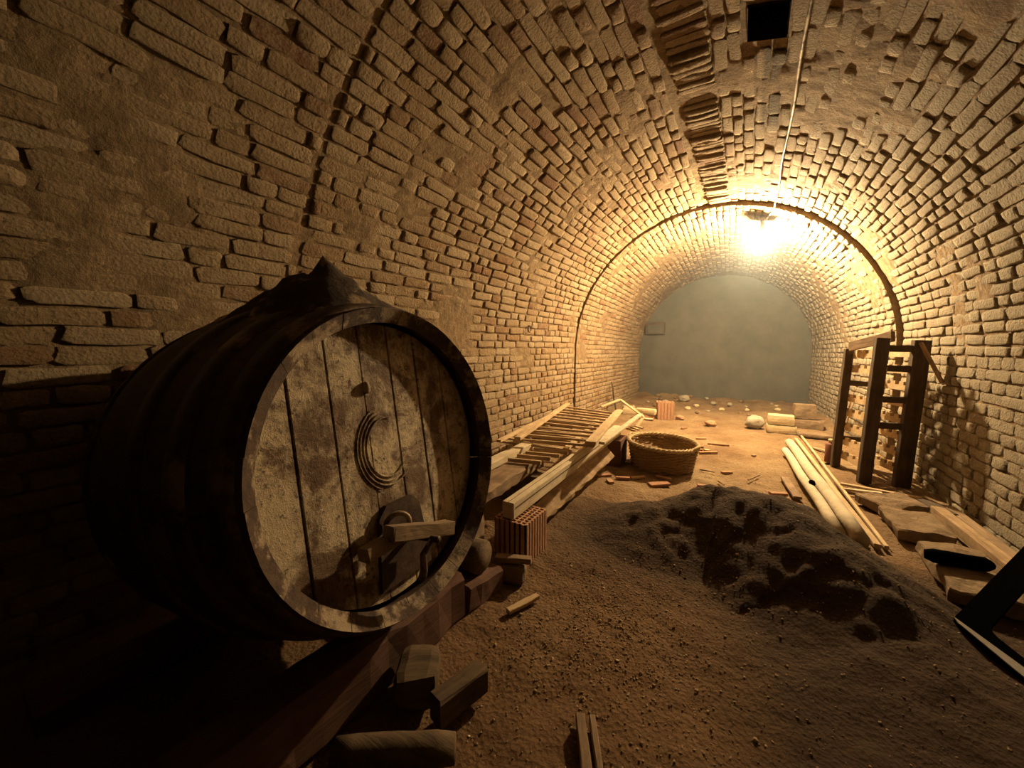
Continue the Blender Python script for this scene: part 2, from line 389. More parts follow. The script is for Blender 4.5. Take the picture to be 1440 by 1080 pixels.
def add_brick(s, y, ls, ly, bay, across=False, proud=None, force=None):
    p, tg, nr = surf(s, y)
    zone = force or ('L' if s < S_ARC0 else 'R' if s > S_ARC1 else 'C')
    yv = Vector((0, 1, 0))
    X, Yv = (yv, tg) if not across else (tg, -yv)
    lx, lyv = (ly, ls) if not across else (ls, ly)
    if X.cross(Yv).dot(nr) < 0: Yv = -Yv
    e = random.gauss(0, .022)
    pr = PROUD*(random.uniform(.35, 1.25) if proud is None else proud)
    M = Matrix((X*lx, Yv*lyv, nr*pr)).transposed()
    M = Matrix.Rotation(e, 3, nr) @ M
    M = Matrix.Rotation(random.gauss(0, .02), 3, X) @ M
    M4 = M.to_4x4(); M4.translation = p-nr*.012
    hd = 1 if lx < .2 else 0
    c = proj(p); px = 0
    if c and -60 < c[0] < 1500 and -60 < c[1] < 1140:
        px = lx*lyv*max(.05, abs(nr.dot((p-Vector((0, 0, CAM_H))).normalized())))/max(.2, depth(p))**2*FPX**2
    bricks.append((zone, bay, M4, (hd, random.randrange(10)), px))
def lay(ya, yb, bay):
    s = -.05; i = 0
    while s < S_END:
        ch = .078+random.uniform(-.005, .005)
        wall = s < S_ARC0-.08 or s > S_ARC1
        mid = s+ch/2
        if s < S_ARC0 < s+ch: pass
        if bay == 0 and BAND[0]-.03 < mid < BAND[1]-.03 and not wall:
            # crosswise crown bricks standing on edge
            y = ya
            while y < yb-.05:
                w = random.uniform(.055, .085)
                add_brick((BAND[0]+BAND[1])/2+random.uniform(-.01, .01), y+w/2, BAND[1]-BAND[0]-.02, w*.8, bay, True, random.uniform(.3, 2.6)); y += w
            s = BAND[1]; i += 1; continue
        y = ya-random.uniform(0, .14); pat = i % 2
        while y < yb:
            if wall: L = .145 if (pat or random.random() < .35) else .285
            else: L = .285 if random.random() < .62 else .15
            L += random.uniform(-.012, .012); a, b = max(y, ya), min(y+L, yb)
            hole = bay == 0 and HOLE[0]-.02 < mid < HOLE[1]+.02 and b > HOLE[2] and a < HOLE[3]
            if b-a > .05 and not hole and random.random() > .006:
                if random.random() < .03: add_brick(mid, (a+b)/2, ch-.012, b-a-.008, bay, proud=.25)
                else: add_brick(mid+random.gauss(0, .002), (a+b)/2, ch-random.uniform(.008, .016), b-a-random.uniform(.005, .012), bay)
            y += L+.008
        s += ch; i += 1
lay(Y0, YJ-.013, 0); lay(YJ+.013, YR, 0); lay(5.625, YE, 1)
groups = {}
for b in bricks: groups.setdefault((b[0], b[1]), []).append(b)
for key, lst in groups.items():
    par = PARENT[key]; lst.sort(key=lambda b: -b[4])
    single = [b for b in lst[:300] if b[4] > 60]
    for b in single:
        o = bpy.data.objects.new('brick', TMESH[b[3]]); COL.objects.link(o); o.parent = par; o.matrix_local = b[2]
    rest = lst[len(single):]
    if not rest: continue
    VV = []; FF = []; BV = []; n = 0
    for b in rest:
        v, f = TEMPL[b[3][0]][b[3][1]]
        m = np.array(b[2]); w = v @ m[:3, :3].T+m[:3, 3]
        VV.append(w); FF += [tuple(i+n for i in q) for q in f]; n += len(v); BV += [random.random()]*len(v)
    o = obj_from('brickwork', np.concatenate(VV).tolist(), FF, 'brick_joined', par, True); o['kind'] = 'stuff'
    o.data.attributes.new('bvar', 'FLOAT', 'POINT').data.foreach_set('value', BV)
# vent shaft above the crown
V = []; F = []
for s, y in ((HOLE[0], HOLE[2]), (HOLE[1], HOLE[2]), (HOLE[1], HOLE[3]), (HOLE[0], HOLE[3])):
    p = surf(s, y, .0)[0]; V += [p, Vector((p.x, p.y, 3.5))]
for i in range(4): a, b = 2*i, 2*((i+1) % 4); F.append((a, b, b+1, a+1))
F.append((1, 3, 5, 7)); obj_from('vent_shaft', V, F, 'hole_dark', ce)

# end wall (the cellar runs on into the dark behind the camera)
def cap(name, y, label, mat, thick):
    bm = bmesh.new(); pts = [surf(s, min(y, YE), .1)[0] for s in np.linspace(-.15, S_END+.15, 60)]
    f = bm.faces.new([bm.verts.new((p.x, 0, p.z)) for p in pts])
    r = bmesh.ops.extrude_face_region(bm, geom=[f])
    for v in r['geom']:
        if isinstance(v, bmesh.types.BMVert): v.co.y += thick
    o = from_bm(name, bm, mat); o.location = (0, y, 0); return tag(o, label, 'wall', kind='structure')
end = cap('wall_end', YE, 'smooth grey rendered end wall closing the vault', 'end_plaster', .15)

# ------------------------------------------------------------------ lamp and cable
cp = [surf(s_of_x(.185), y, -.022)[0] + Vector((.006*math.sin(y*4), 0, .004*math.sin(y*9))) for y in np.arange(1.2, 5.6, .12)]
def ceil_z(x, y):
    cx, R, zs = sect(y); return zs+math.sqrt(R*R-(x-cx)**2)
cp += [Vector((.18-.10*k, 5.62+.50*k, ceil_z(.18-.10*k, 5.64+.50*k)-.022)) for k in np.linspace(0.06, 1, 8)]
cb = empty('cable', cp[0], 'thin pale cable clipped along the vault crown to the lamp', 'cable')
tube('sheath', [p-cp[0] for p in cp], .008, 'cable_sheath', cb, 8)
for k in range(3, len(cp)-6, 5):
    q = cp[k]-cp[0]; rough_block('clip', (.03, .014, .03), 'porcelain', q+Vector((0, 0, -.01)), 0, .001, 0, cb)
lp = empty('ceiling_lamp', LAMP, 'bare glowing bulb hanging in a dark socket under the vault', 'lamp')
zc = ceil_z(LAMP.x+.02, LAMP.y)-LAMP.z
def lathe(name, prof, mat, parent, seg=20, loc=None):
    V = []; F = []
    for (r, z) in prof:
        for j in range(seg): V.append((r*math.cos(2*PI*j/seg), r*math.sin(2*PI*j/seg), z))
    for i in range(len(prof)-1):
        for j in range(seg): F.append((i*seg+j, i*seg+(j+1) % seg, (i+1)*seg+(j+1) % seg, (i+1)*seg+j))
    o = obj_from(name, V, F, mat, parent, True, loc); return o
lathe('mount', [(.001, zc+.0), (.045, zc), (.05, zc-.03), (.03, zc-.045), (.001, zc-.045)], 'porcelain', lp, loc=(.015, 0, 0))
lathe('socket', [(.001, zc-.04), (.024, zc-.045), (.026, .07), (.02, .045), (.001, .045)], 'porcelain', lp, loc=(.004, 0, 0))
lathe('shade_disc', [(.02, .088), (.05, .082), (.078, .070), (.080, .066), (.05, .074), (.02, .078)], 'rusty_iron', lp, 24)
lathe('bulb', [(.001, -.055), (.02, -.05), (.038, -.037), (.047, -.016), (.047, .004), (.038, .026), (.024, .042), (.016, .055), (.001, .055)], 'bulb_glow', lp, 16)

# ------------------------------------------------------------------ the cask
phi, el = math.radians(2), math.radians(8)
an = Vector((math.cos(phi)*math.cos(el), math.sin(phi)*math.cos(el), math.sin(el)))   # outward axis of the head
au = Vector((-math.sin(phi), math.cos(phi), 0)); av = an.cross(au)
CC = Vector((-.985, .92, 1.2-.378)); R0 = .518; CL = 1.12
cask = empty('wine_cask', CC, 'huge dark oak wine cask lying on beams, peeling pale head facing the aisle', 'cask')
cask.matrix_world = Matrix((au, av, an)).transposed().to_4x4() ; cask.location = CC     # local x across, y up, z out of the head
def rad(t): return R0+.10*math.sin(PI*min(1, max(0, t)))   # t 0 front .. 1 back
NST = 26
for k in range(NST):
    a0, a1 = 2*PI*k/NST, 2*PI*(k+1)/NST; gap = .0005; V = []; F = []; nt, na = 10, 4; jit = random.uniform(-.001, .001)
    for layer in (0, 1):
        for i in range(nt+1):
            tt = i/nt; z = -CL*tt+(random.uniform(-.0015, .0015) if i == 0 else 0)
            r = rad(tt)+jit-(.044 if layer else 0)
            for j in range(na+1):
                a = a0+gap/r+(a1-a0-2*gap/r)*j/na
                V.append((r*math.cos(a), r*math.sin(a), z-(.036 if layer and i == 0 else 0)))
    n1 = (nt+1)*(na+1)
    for i in range(nt):
        for j in range(na):
            q = i*(na+1)+j
            F.append((q, q+1, q+na+2, q+na+1)); F.append((n1+q, n1+q+na+1, n1+q+na+2, n1+q+1))
    for j in range(na):
        F.append((j, n1+j, n1+j+1, j+1)); q = nt*(na+1)+j; F.append((q, q+1, n1+q+1, n1+q))
    for i in range(nt):
        q = i*(na+1); F.append((q, q+na+1, n1+q+na+1, n1+q)); q += na; F.append((q, n1+q, n1+q+na+1, q+na+1))
    o = obj_from('stave', V, F, 'cask_oak', cask, False)
    o.data.materials.append(MATS['cask_lip'])
    for p in o.data.polygons:
        if all(o.data.vertices[i].co.z > -.045 for i in p.vertices): p.material_index = 1
def hoop(t0, t1, name='hoop'):
    V = []; F = []; n = 72
    for i in range(n):
        a = 2*PI*i/n
        for (t, dr) in ((t0, -.004), (t0, .006), ((t0+t1)/2, .008), (t1, .006), (t1, -.004)):
            r = rad(t)+dr+.0015; V.append((r*math.cos(a), r*math.sin(a), -CL*t))
    for i in range(n):
        for j in range(4): q = i*5+j; w = ((i+1) % n)*5+j; F.append((q, w, w+1, q+1))
    return obj_from(name, V, F, 'rusty_iron', cask, True)
for a, b in ((.02, .085), (.155, .215), (.31, .37), (.63, .69), (.785, .845), (.915, .98)): hoop(a, b)
# heads: vertical boards set back inside the staves
RH = R0-.040; REC = .092
def head_boards(z, front):
    edges = [-RH, -.335, -.205, -.075, .055, .185, .325, RH]
    for k in range(len(edges)-1):
        u0, u1 = edges[k]+.002, edges[k+1]-.002; n = 8; bm = bmesh.new(); us = np.linspace(u0, u1, n)
        top = [(u, math.sqrt(max(1e-5, RH*RH-u*u))) for u in us]; dz = random.uniform(-.004, .004)
        f = bm.faces.new([bm.verts.new((u, v, z-.03)) for u, v in top]+[bm.verts.new((u, -v, z-.03)) for u, v in reversed(top)])
        r = bmesh.ops.extrude_face_region(bm, geom=[f])
        for v in r['geom']:
            if isinstance(v, bmesh.types.BMVert): v.co.z += .03+dz
        bmesh.ops.bevel(bm, geom=[e for e in bm.edges if e.calc_length() > .2 and abs(e.verts[0].co.x-e.verts[1].co.x) < .001], offset=.003, segments=1, affect='EDGES')
        from_bm('head_board' if front else 'back_board', bm, 'cask_head' if front else 'cask_oak', cask)
head_boards(-REC, True); head_boards(-CL+.08, False)
def head_uv(px, py, dz):
    """photo point on the plane dz in front of the head boards, in cask coordinates"""
    o = Vector((0, 0, CAM_H)); r = ray(px, py); c = CC+an*(-REC+dz); tt = (c-o).dot(an)/r.dot(an); q = o+r*tt-CC
    return Vector((q.dot(au), q.dot(av), q.dot(an)))
mc = head_uv(545, 628, .0)
for rr, a0, a1 in ((.092, 1.2, 5.6), (.105, 1.5, 5.2), (.118, 1.7, 5.5), (.131, 1.9, 4.4)):
    V = []; F = []; n = 36; m = 6
    for i in range(n):
        a = a0+(a1-a0)*i/(n-1); w = .0034*min(1, .2+i/4, .2+(n-1-i)/4)
        for j in range(m):
            b = 2*PI*j/m; V.append((mc.x+(rr+w*math.cos(b))*math.cos(a), mc.y+(rr+w*math.cos(b))*math.sin(a)*1.14, -REC+.0035+w*math.sin(b)))
    for i in range(n-1):
        for j in range(m): F.append((i*m+j, (i+1)*m+j, (i+1)*m+(j+1) % m, i*m+(j+1) % m))
    obj_from('carved_ring', V, F, 'cask_head', cask, True)
kp = head_uv(513, 546, 0)
o = rock('knob', (.028, .045, .03), 'cask_head', (kp.x, kp.y, -REC-.008), 0, .2, 3, 2); o.parent = cask
# small door at the foot of the head with its crossbar and screw
dc = head_uv(568, 790, 0)
bm = bmesh.new(); dp = [(-.12, -.14), (.12, -.14), (.095, .10), (.06, .135), (-.06, .135), (-.095, .10)]
cy = max(dc.y, -.29)
f = bm.faces.new([bm.verts.new((dc.x+a, cy+b, -REC+.001)) for a, b in dp]); r = bmesh.ops.extrude_face_region(bm, geom=[f])
for v in r['geom']:
    if isinstance(v, bmesh.types.BMVert): v.co.z += .018
door = from_bm('cask_door', bm, 'cask_oak', cask)
b0, b1 = head_uv(512, 783, .075), head_uv(566, 752, .075)
b2 = head_uv(626, 744, .085)
board('crossbar', b0, b1+(b1-b0)*.15, .042, .05, 'old_wood', door, up=(0, 0, 1), rough=.004)
board('crossbar_block', b1-(b2-b1)*.35+Vector((0, .012, .02)), b2+Vector((0, .008, .02)), .05, .055, 'old_wood', door, up=(0, 0, 1), rough=.005)
s0 = head_uv(570, 752, .0)
tube('screw', [(s0.x, s0.y, -REC+.01), (s0.x, s0.y, -REC+.16)], .012, 'rusty_iron', door, 10)
rp = head_uv(560, 740, .05)
tube('iron_loop', [Vector((rp.x+.034*math.cos(a), rp.y+.01+.034*math.sin(a), -REC+.05+.02*math.cos(a))) for a in np.linspace(-.4, PI+.4, 14)], .009, 'rusty_iron', door, 8)
hp = head_uv(577, 790, .07)
tube('screw_handle', [Vector((s0.x, s0.y, -REC+.13)), Vector((hp.x, s0.y-.03, -REC+.135)), Vector((hp.x, hp.y-.02, -REC+.13)), Vector((hp.x-.005, hp.y-.05, -REC+.12))], [.009, .012, .013, .014], 'rusty_iron', door, 10)
# lumpy crust over the bung on top of the cask
n, m = 30, 22; V = []; F = []
for i in range(n+1):
    for j in range(m+1):
        tt = .02+.62*i/n; a = PI/2+(-.62+1.15*j/m)
        e = math.sin(PI*i/n)**.6*math.sin(PI*j/m)**.7
        bx, by = (tt-.20)/.09, (a-PI/2-.10)/.26
        h = .115*math.exp(-bx*bx-by*by)+.05*math.exp(-((tt-.32)/.12)**2-((a-PI/2-.1)/.3)**2)
        h += .04*noise.noise(Vector((i*.3, j*.35, 1)))+.075*(.3-abs(noise.noise(Vector((i*.35, j*.75, 5)))))+.02*noise.noise(Vector((i*.9, j*.9, 2)))
        r = rad(tt)+.004+max(-.02, h*e+.016*e-.006)
        V.append((r*math.cos(a), r*math.sin(a), -CL*tt))
for i in range(n):
    for j in range(m): q = i*(m+1)+j; F.append((q, q+1, q+m+2, q+m+1))
obj_from('bung_cover', V, F, 'rag', cask, True)

# ------------------------------------------------------------------ beams and timber under and beside the cask
def thing_board(name, label, cat, p0, p1, w, t, mat, up=(0, 0, 1), group=None, **kw):
    return tag(board(name, p0, p1, w, t, mat, None, up, **kw), label, cat, group)
thing_board('cradle_beam', 'thick reddish timber beam carrying the front of the cask', 'beam', (-1.13, .10, .09), (-1.11, 1.27, .09), .17, .21, 'red_wood', rough=.012, seg=14, bev=.02)
thing_board('cradle_beam', 'thick timber beam under the rear end of the cask', 'beam', (-1.90, .15, .03), (-1.90, 1.60, .03), .17, .11, 'red_wood', rough=.01, seg=12, bev=.02)
thing_board('wooden_wedge', 'low reddish wooden wedge under the short round log', 'wedge', (-1.11, 1.30, .06), (-1.09, 1.54, .035), .19, .13, 'red_wood', rough=.01, bev=.015)
tag(tube('round_log', [(-1.30, 1.43, .195), (-1.17, 1.425, .195), (-1.04, 1.42, .2)], [.078, .08, .078], 'dark_brown_wood', None, 18, rough=.06), 'short round log on a wedge beside the front beam of the cask', 'log')
thing_board('short_plank', 'short pale board lying on the dirt beside the perforated clay block', 'board', (-1.08, 1.60, .10), (-.905, 1.665, .105), .045, .03, 'old_wood', rough=.004)
rough_block('support_brick', (.13, .10, .085), 'stone', (-.99, 1.63, -.01), .3, .006)
tag(bpy.data.objects['support_brick'], 'dark brick under the short pale board', 'brick')
thing_board('wood_splinter', 'thin split stick on the dirt near the clay block', 'stick', FP(714, 860, .012), FP(756, 838, .015), .03, .02, 'pale_wood', rough=.004)
# blocks and offcuts at the foot of the cask
o = tag(rough_block('wood_block', (.14, .17, .12), 'dark_brown_wood', FP(590, 985, 0)+Vector((-.02, .02, .0)), math.radians(38), .012, 3, None, (0, 0), .012, 4), 'stubby weathered wood block standing by the cask foot', 'block')
thing_board('timber_offcut', 'squared timber offcut lying next to the stubby wood block', 'timber', FP(612, 1000, .05), FP(678, 950, .05), .065, .09, 'dark_brown_wood', rough=.006, bev=.006)
a_, b_ = FP(470, 1062, .035), FP(640, 1052, .04)
tag(tube('timber_offcut', [a_.lerp(b_, k/6)-a_ for k in range(7)], [.042, .045, .044, .045, .043, .042, .036], 'dark_brown_wood', None, 14, loc=a_, rough=.08), 'dim round timber lying on dirt in front of the cask beam', 'timber')
thing_board('grooved_lath', 'wider lath of a split pair sunk in the dirt', 'lath', FP(816, 1008, .02), FP(826, 1100, .02), .030, .03, 'old_wood', rough=.002, group='split laths in the dirt')
thing_board('grooved_lath', 'narrower lath of a split pair sunk in the dirt', 'lath', FP(832, 1010, .02), FP(845, 1100, .02), .02, .03, 'old_wood', rough=.002, group='split laths in the dirt')

# ------------------------------------------------------------------ perforated clay blocks
def hollow_block(loc, rotz, size, label, nx=6, ny=8, tilt=0):
    b = empty('clay_block', loc, label, 'clay block', rotz); W, D, H = size; w = .009
    bm = bmesh.new()
    for i in range(nx+1):
        x = -W/2+(W-w)*i/nx; bm_box(bm, x, x+w, -D/2, D/2, 0, H)
    for j in range(ny+1):
        y = -D/2+(D-w)*j/ny; bm_box(bm, -W/2, W/2, y, y+w, 0.0005, H-.0005)
    from_bm('body', bm, 'clay_block', b)
    for sx in (-1, 1):
        for j in range(ny):
            y = -D/2+D*(j+.5)/ny; bm = bmesh.new(); x0 = sx*W/2; bm_box(bm, min(x0, x0+sx*.007), max(x0, x0+sx*.007), y-D/ny*.3, y+D/ny*.3, 0, H); from_bm('rib', bm, 'clay_block', b)
    for sy in (-1, 1):
        for j in range(nx):
            x = -W/2+W*(j+.5)/nx; bm = bmesh.new(); y0 = sy*D/2; bm_box(bm, x-W/nx*.3, x+W/nx*.3, min(y0, y0+sy*.005), max(y0, y0+sy*.005), 0, H); from_bm('rib', bm, 'clay_block', b)
    return b
hollow_block((-1.085, 1.87, -.005), 0.0, (.20, .25, .245), 'perforated clay block standing under the near end of the cream beam')
hollow_block(FP(933, 589)+Vector((0, .1, -.01)), .25, (.26, .24, .29), 'ribbed pink clay block standing among rubble by the far left wall', 5, 5)

# ------------------------------------------------------------------ the stack of timber and railings on the left
b = thing_board('cream_beam', 'long cream-painted beam with a grooved side resting on the clay block', 'beam', (-1.105, 1.76, .292), (-1.14, 3.98, .335), .075, .095, 'cream_paint', seg=10, bev=.004, rough=.002)
tag(b, 'long cream-painted beam with a grooved side resting on the clay block', 'beam')
bm = bmesh.new(); bm_box(bm, .02, 1.5, -.0395, -.0375, .012, .018); from_bm('groove', bm, 'dark_wood', b)
bm = bmesh.new(); bm_box(bm, .0, 1.35, -.002, .002, .0465, .0485); from_bm('groove', bm, 'dark_wood', b)
thing_board('slab_plank', 'rough bark-edged plank leaning along under the cream beam', 'plank', (-1.17, 2.20, .06), (-1.12, 3.66, .18), .13, .045, 'bark_wood', up=(.75, 0, .66), seg=16, rough=.022, bev=.008)
thing_board('cream_beam', 'short cream-painted board beside the worn timber, against the left wall', 'board', (-1.60, 1.95, .335), (-1.63, 2.95, .335), .10, .05, 'cream_paint', rough=.002)
thing_board('worn_timber', 'broad worn timber with crumbling end between the two cream boards', 'timber', (-1.40, 1.62, .285), (-1.46, 2.70, .285), .19, .09, 'old_wood', seg=16, rough=.016, bev=.015)
tag(rough_block('wood_block', (.17, .17, .235), 'old_wood', (-1.36, 1.70, -.005), .1, .008, 3, None, (0, 0), .01, 8), 'square wood block propping the broad worn timber', 'block')
tag(rough_block('stone_block', (.42, .2, .22), 'stone', (-1.53, 2.62, -.005), .05, .012, 3, None, (0, 0), .012, 9), 'rough stone block under the worn timber and short cream board', 'stone')
tag(rough_block('stone_block', (.32, .26, .30), 'stone', (-2.0, 4.55, -.005), .1, .012, 3, None, (0, 0), .012, 10), 'rough stone block under the far end of the slatted railings', 'stone')
tag(rough_block('wooden_crate', (.30, .30, .275), 'red_wood', (-1.20, 3.93, -.005), .05, .003, 1, None, (0, 0), .004, 11), 'closed dark box beside the wicker basket, under the railing end', 'box')
def railing(name, label, a, b_, c, d, n, mat, slat=(.03, .02), rail=(.055, .03), ext=.04):
    """a-b near end (left,right), d-c far end (left,right)"""
    a, b_, c, d = map(Vector, (a, b_, c, d)); o0 = (a+b_)/2
    e = empty(name, o0, label, 'railing')
    up = (b_-a).cross(d-a).normalized()
    if up.z < 0: up = -up
    board('rail', a-o0, d-o0, *rail, mat, e, up, rough=.002); board('rail', b_-o0, c-o0, *rail, mat, e, up, rough=.002)
    for i in range(n):
        k = (i+.25)/n+random.uniform(-.012, .012); p = a.lerp(d, k)-o0; q = b_.lerp(c, k)-o0; x = (q-p).normalized()*ext
        board('slat', p-x+up*(-rail[1]/2-slat[1]/2+.003), q+x+up*(-rail[1]/2-slat[1]/2+.003), *slat, mat, e, up, warp=.006)
    return e
railing('slatted_railing', 'slatted wooden railing lying on top of the timber stack', (-1.62, 2.72, .438), (-1.02, 2.86, .438), (-1.37, 4.86, .40), (-2.12, 4.95, .42), 11, 'pale_wood', ext=.012)
railing('slatted_railing', 'lower slatted railing half covered by the top railing beside the left wall', (-1.86, 2.80, .372), (-1.28, 2.95, .345), (-1.50, 4.40, .33), (-2.08, 4.30, .355), 9, 'pale_wood', (.028, .018), (.045, .022))
thing_board('loose_plank', 'pale plank laid lengthwise across the right edge of the top railing', 'plank', (-1.01, 2.80, .466), (-1.30, 4.60, .440), .085, .022, 'pale_wood', rough=.003)
thing_board('loose_plank', 'long narrow cream plank overhanging the dark box from the top railing', 'plank', (-.985, 3.0, .425), (-1.05, 4.62, .415), .05, .022, 'cream_paint', rough=.002)
for i in range(4):
    y = 2.42+i*.12
    thing_board('lath', 'short thin lath poking out between the worn timber and cream beam', 'lath', (-1.52+.01*i, y, .352), (-1.27+.02*i, y+.06, .352), .022, .03, 'pale_wood', group='short laths in the timber stack', rough=.001)
fr = empty('broken_trestle', FP(894, 603), 'broken triangular lath frame standing behind the basket', 'trestle')
base = fr.location.copy(); ap = PY(872, 562, 5.72); kn = PY(905, 586, 5.95); lf = PY(846, 572, 5.5)
for p, q in ((lf, ap), (ap, kn), (kn, Vector((base.x, base.y, .012)))): board('lath', p-base, q-base, .045, .018, 'pale_wood', fr, (0, -.6, 1), rough=.002)
for i in range(3):
    thing_board('short_batten', 'thin pale batten fallen between basket and top railing', 'batten', (-1.13+.03*i, 4.30+.09*i, .295), (-1.02+.02*i, 4.24+.09*i, .29), .03, .018, 'pale_wood', group='battens by the basket')

# ------------------------------------------------------------------ wicker basket
bk = empty('wicker_basket', (-.70, 4.06, floor_z(-.70, 4.06, False)), 'round wicker basket with a thick pale braided rim', 'basket')
BR0, BR1, BH = .285, .325, .25
def brad(z): return BR0+(BR1-BR0)*(z/BH)
def tilt(a, z): return z*(1+.06*math.cos(a-2.6))
for k in range(28):
    a = 2*PI*k/28
    tube('stake', [((brad(z))*math.cos(a), brad(z)*math.sin(a), tilt(a, z)) for z in np.linspace(.005, BH, 6)], .007, 'wicker', bk, 6)
bmv = []; bmf = []
rows = 15; n = 112; m = 6
for rI in range(rows):
    z0 = .012+(BH-.03)*rI/(rows-1)
    for i in range(n):
        a = 2*PI*i/n; ph = 14*a+(PI if rI % 2 else 0); rr = brad(z0)+.008*math.cos(ph)
        for j in range(m):
            b2_ = 2*PI*j/m; bmv.append(((rr+.0075*math.cos(b2_))*math.cos(a), (rr+.0075*math.cos(b2_))*math.sin(a), tilt(a, z0)+.0088*math.sin(b2_)))
    o0 = rI*n*m
    for i in range(n):
        for j in range(m): bmf.append((o0+i*m+j, o0+((i+1) % n)*m+j, o0+((i+1) % n)*m+(j+1) % m, o0+i*m+(j+1) % m))
obj_from('weave', bmv, bmf, 'wicker', bk, True)
lathe('lining', [(.001, .012), (BR0-.01, .012), (BR1-.008, BH-.02), (BR1-.003, BH-.02), (BR0-.003, .006), (.001, .006)], 'wicker', bk, 40)
for s_ in range(3):
    pts = []
    for i in range(97):
        a = 2*PI*i/96; w = 16*a+2*PI*s_/3; rr = BR1+.004+.013*math.cos(w); pts.append((rr*math.cos(a), rr*math.sin(a), tilt(a, BH)+.004+.011*math.sin(w)))
    tube('rim_strand', pts, .0105, 'wicker_rim', bk, 6, caps=False)
for sgn, a in ((1, -.25), (-1, 2.9)):
    c = Vector((BR1*math.cos(a), BR1*math.sin(a), tilt(a, BH))); tn = Vector((-math.sin(a), math.cos(a), 0)); rd = Vector((math.cos(a), math.sin(a), 0))
    tube('handle', [c+tn*.075*math.cos(q)+(rd*.55+Vector((0, 0, .8)))*.035*math.sin(q) for q in np.linspace(0, PI, 12)], .011, 'wicker_rim', bk, 7)

# ------------------------------------------------------------------ bottle rack against the right wall
rk = empty('bottle_rack', (.935, 4.50, -.006), 'tall dark wooden bottle rack with notched slats leaning by the right wall', 'rack', math.radians(14))
rk.rotation_euler = (math.radians(-.5), math.radians(2.2), math.radians(14))
RW, RL, RHT = .27, .52, 1.28
for (x, y, w, h) in ((0, 0, .095, RHT+.01), (RW, 0, .115, RHT), (0, RL, .07, RHT-.08), (RW, RL, .085, RHT-.03)):
    board('post', (x, y, 0), (x, y, h), .055, w, 'dark_wood', rk, up=(1, 0, 0), rough=.003, seg=8, bev=.005)
def notched(x, z, k):
    bm = bmesh.new(); top = []; y = -.02; n = 5; L = RL+.04; hh = .075
    prof = [(-.02, 0), (RL+.02, 0), (RL+.02, hh)]
    for i in range(n-1, -1, -1):
        yc = -.02+L*(i+.5)/n; prof += [(yc+.028, hh), (yc+.024, hh-.03), (yc-.024, hh-.03), (yc-.028, hh)]
    prof += [(-.02, hh)]
    f = bm.faces.new([bm.verts.new((-.011, a, b)) for a, b in prof]); r = bmesh.ops.extrude_face_region(bm, geom=[f])
    for v in r['geom']:
        if isinstance(v, bmesh.types.BMVert): v.co.x += .022
    o = from_bm('notched_slat', bm, 'pale_wood', rk); o.location = (x, 0, z); o.rotation_euler = (0, random.uniform(-.05, .05), 0)
for k in range(8):
    z = .10+k*.145
    if k not in (5,): notched(.04, z, k)
    notched(RW-.04, z+.02, k)
for z in (.53, .76, 1.03, 1.2): board('rung', (.03, .0, z), (RW-.03, .0, z+.004), .03, .055, 'dark_wood', rk, rough=.002)
for z in (.30, .86, 1.14): board('rung', (.03, RL, z), (RW-.03, RL, z), .03, .05, 'dark_wood', rk, rough=.002)
thing_board('loose_board', 'weathered loose board lying askew on top of the bottle rack', 'board', PY(1196, 487, 4.98), PY(1256, 473, 4.54), .03, .09, 'old_wood', rough=.003)
thing_board('broken_stick', 'thin broken stick hooked between rack top and right wall', 'stick', (1.225, 4.54, 1.24), (1.33, 4.40, .92), .025, .022, 'old_wood', rough=.002)

# ------------------------------------------------------------------ poles, planks and stones along the right wall
def pole(name, label, p0, p1, r, mat, cat='pole', group=None, n=8):
    p0, p1 = Vector(p0), Vector(p1); pts = [p0.lerp(p1, i/n)+Vector((.006*math.sin(i*1.3), 0, 0)) for i in range(n+1)]
    return tag(tube(name, [p-p0 for p in pts], r, mat, None, 14, loc=p0, rough=.03), label, cat, group)
pole('round_pole', 'slimmer of two peeled round poles running into the soil heap', FP(1104, 633, .035), FP(1181, 750, .06), .036, 'pole_wood')
pole('round_pole', 'thicker of two peeled round poles running into the soil heap', FP(1110, 622, .045), FP(1212, 760, .06), .046, 'pole_wood')
k = FP(1143, 682, .075)
tag(rough_block('pipe_clamp', (.045, .07, .05), 'black_iron', (k.x-.005, k.y, .065), .2, .004, 1), 'small black clamp on the peeled round poles', 'clamp')
thing_board('thin_plank', 'narrow pale plank on edge right of the round poles', 'plank', FP(1119, 617, .02), FP(1234, 768, .02), .035, .025, 'pale_wood', rough=.002)
thing_board('thin_plank', 'long thin strip lying outermost beside the round poles', 'strip', FP(1126, 612, .012), FP(1247, 770, .012), .022, .022, 'pale_wood', rough=.002)
thing_board('thin_plank', 'pale strip lying across the foot of the bottle rack', 'strip', FP(1182, 680, .03), FP(1296, 701, .04), .035, .02, 'pale_wood', rough=.002)
thing_board('thin_plank', 'second pale strip crossing in front of the rack foot', 'strip', FP(1186, 688, .02), FP(1240, 694, .025), .03, .02, 'cream_paint', rough=.002)
thing_board('dark_offcut', 'dark warped board end between rack foot and flat stone', 'board', FP(1300, 705, .05), FP(1334, 725, .05), .10, .03, 'dark_wood', rough=.008)
thing_board('wall_timber', 'long squared timber lying along the foot of the right wall', 'timber', (1.19, 3.80, .05), (1.25, 2.30, .05), .07, .07, 'bark_wood', rough=.003)
thing_board('wall_timber', 'thinner timber between the squared timber and the right wall', 'timber', (1.29, 3.95, .035), (1.33, 2.30, .035), .06, .05, 'old_wood', rough=.003)
tag(rough_block('flat_stone', (.33, .25, .075), 'stone', FP(1252, 717)+Vector((.01, .03, -.01)), .5, .026, 6, None, (.05, 0), .008, 21), 'flat broken stone slab at the foot of the bottle rack', 'stone')
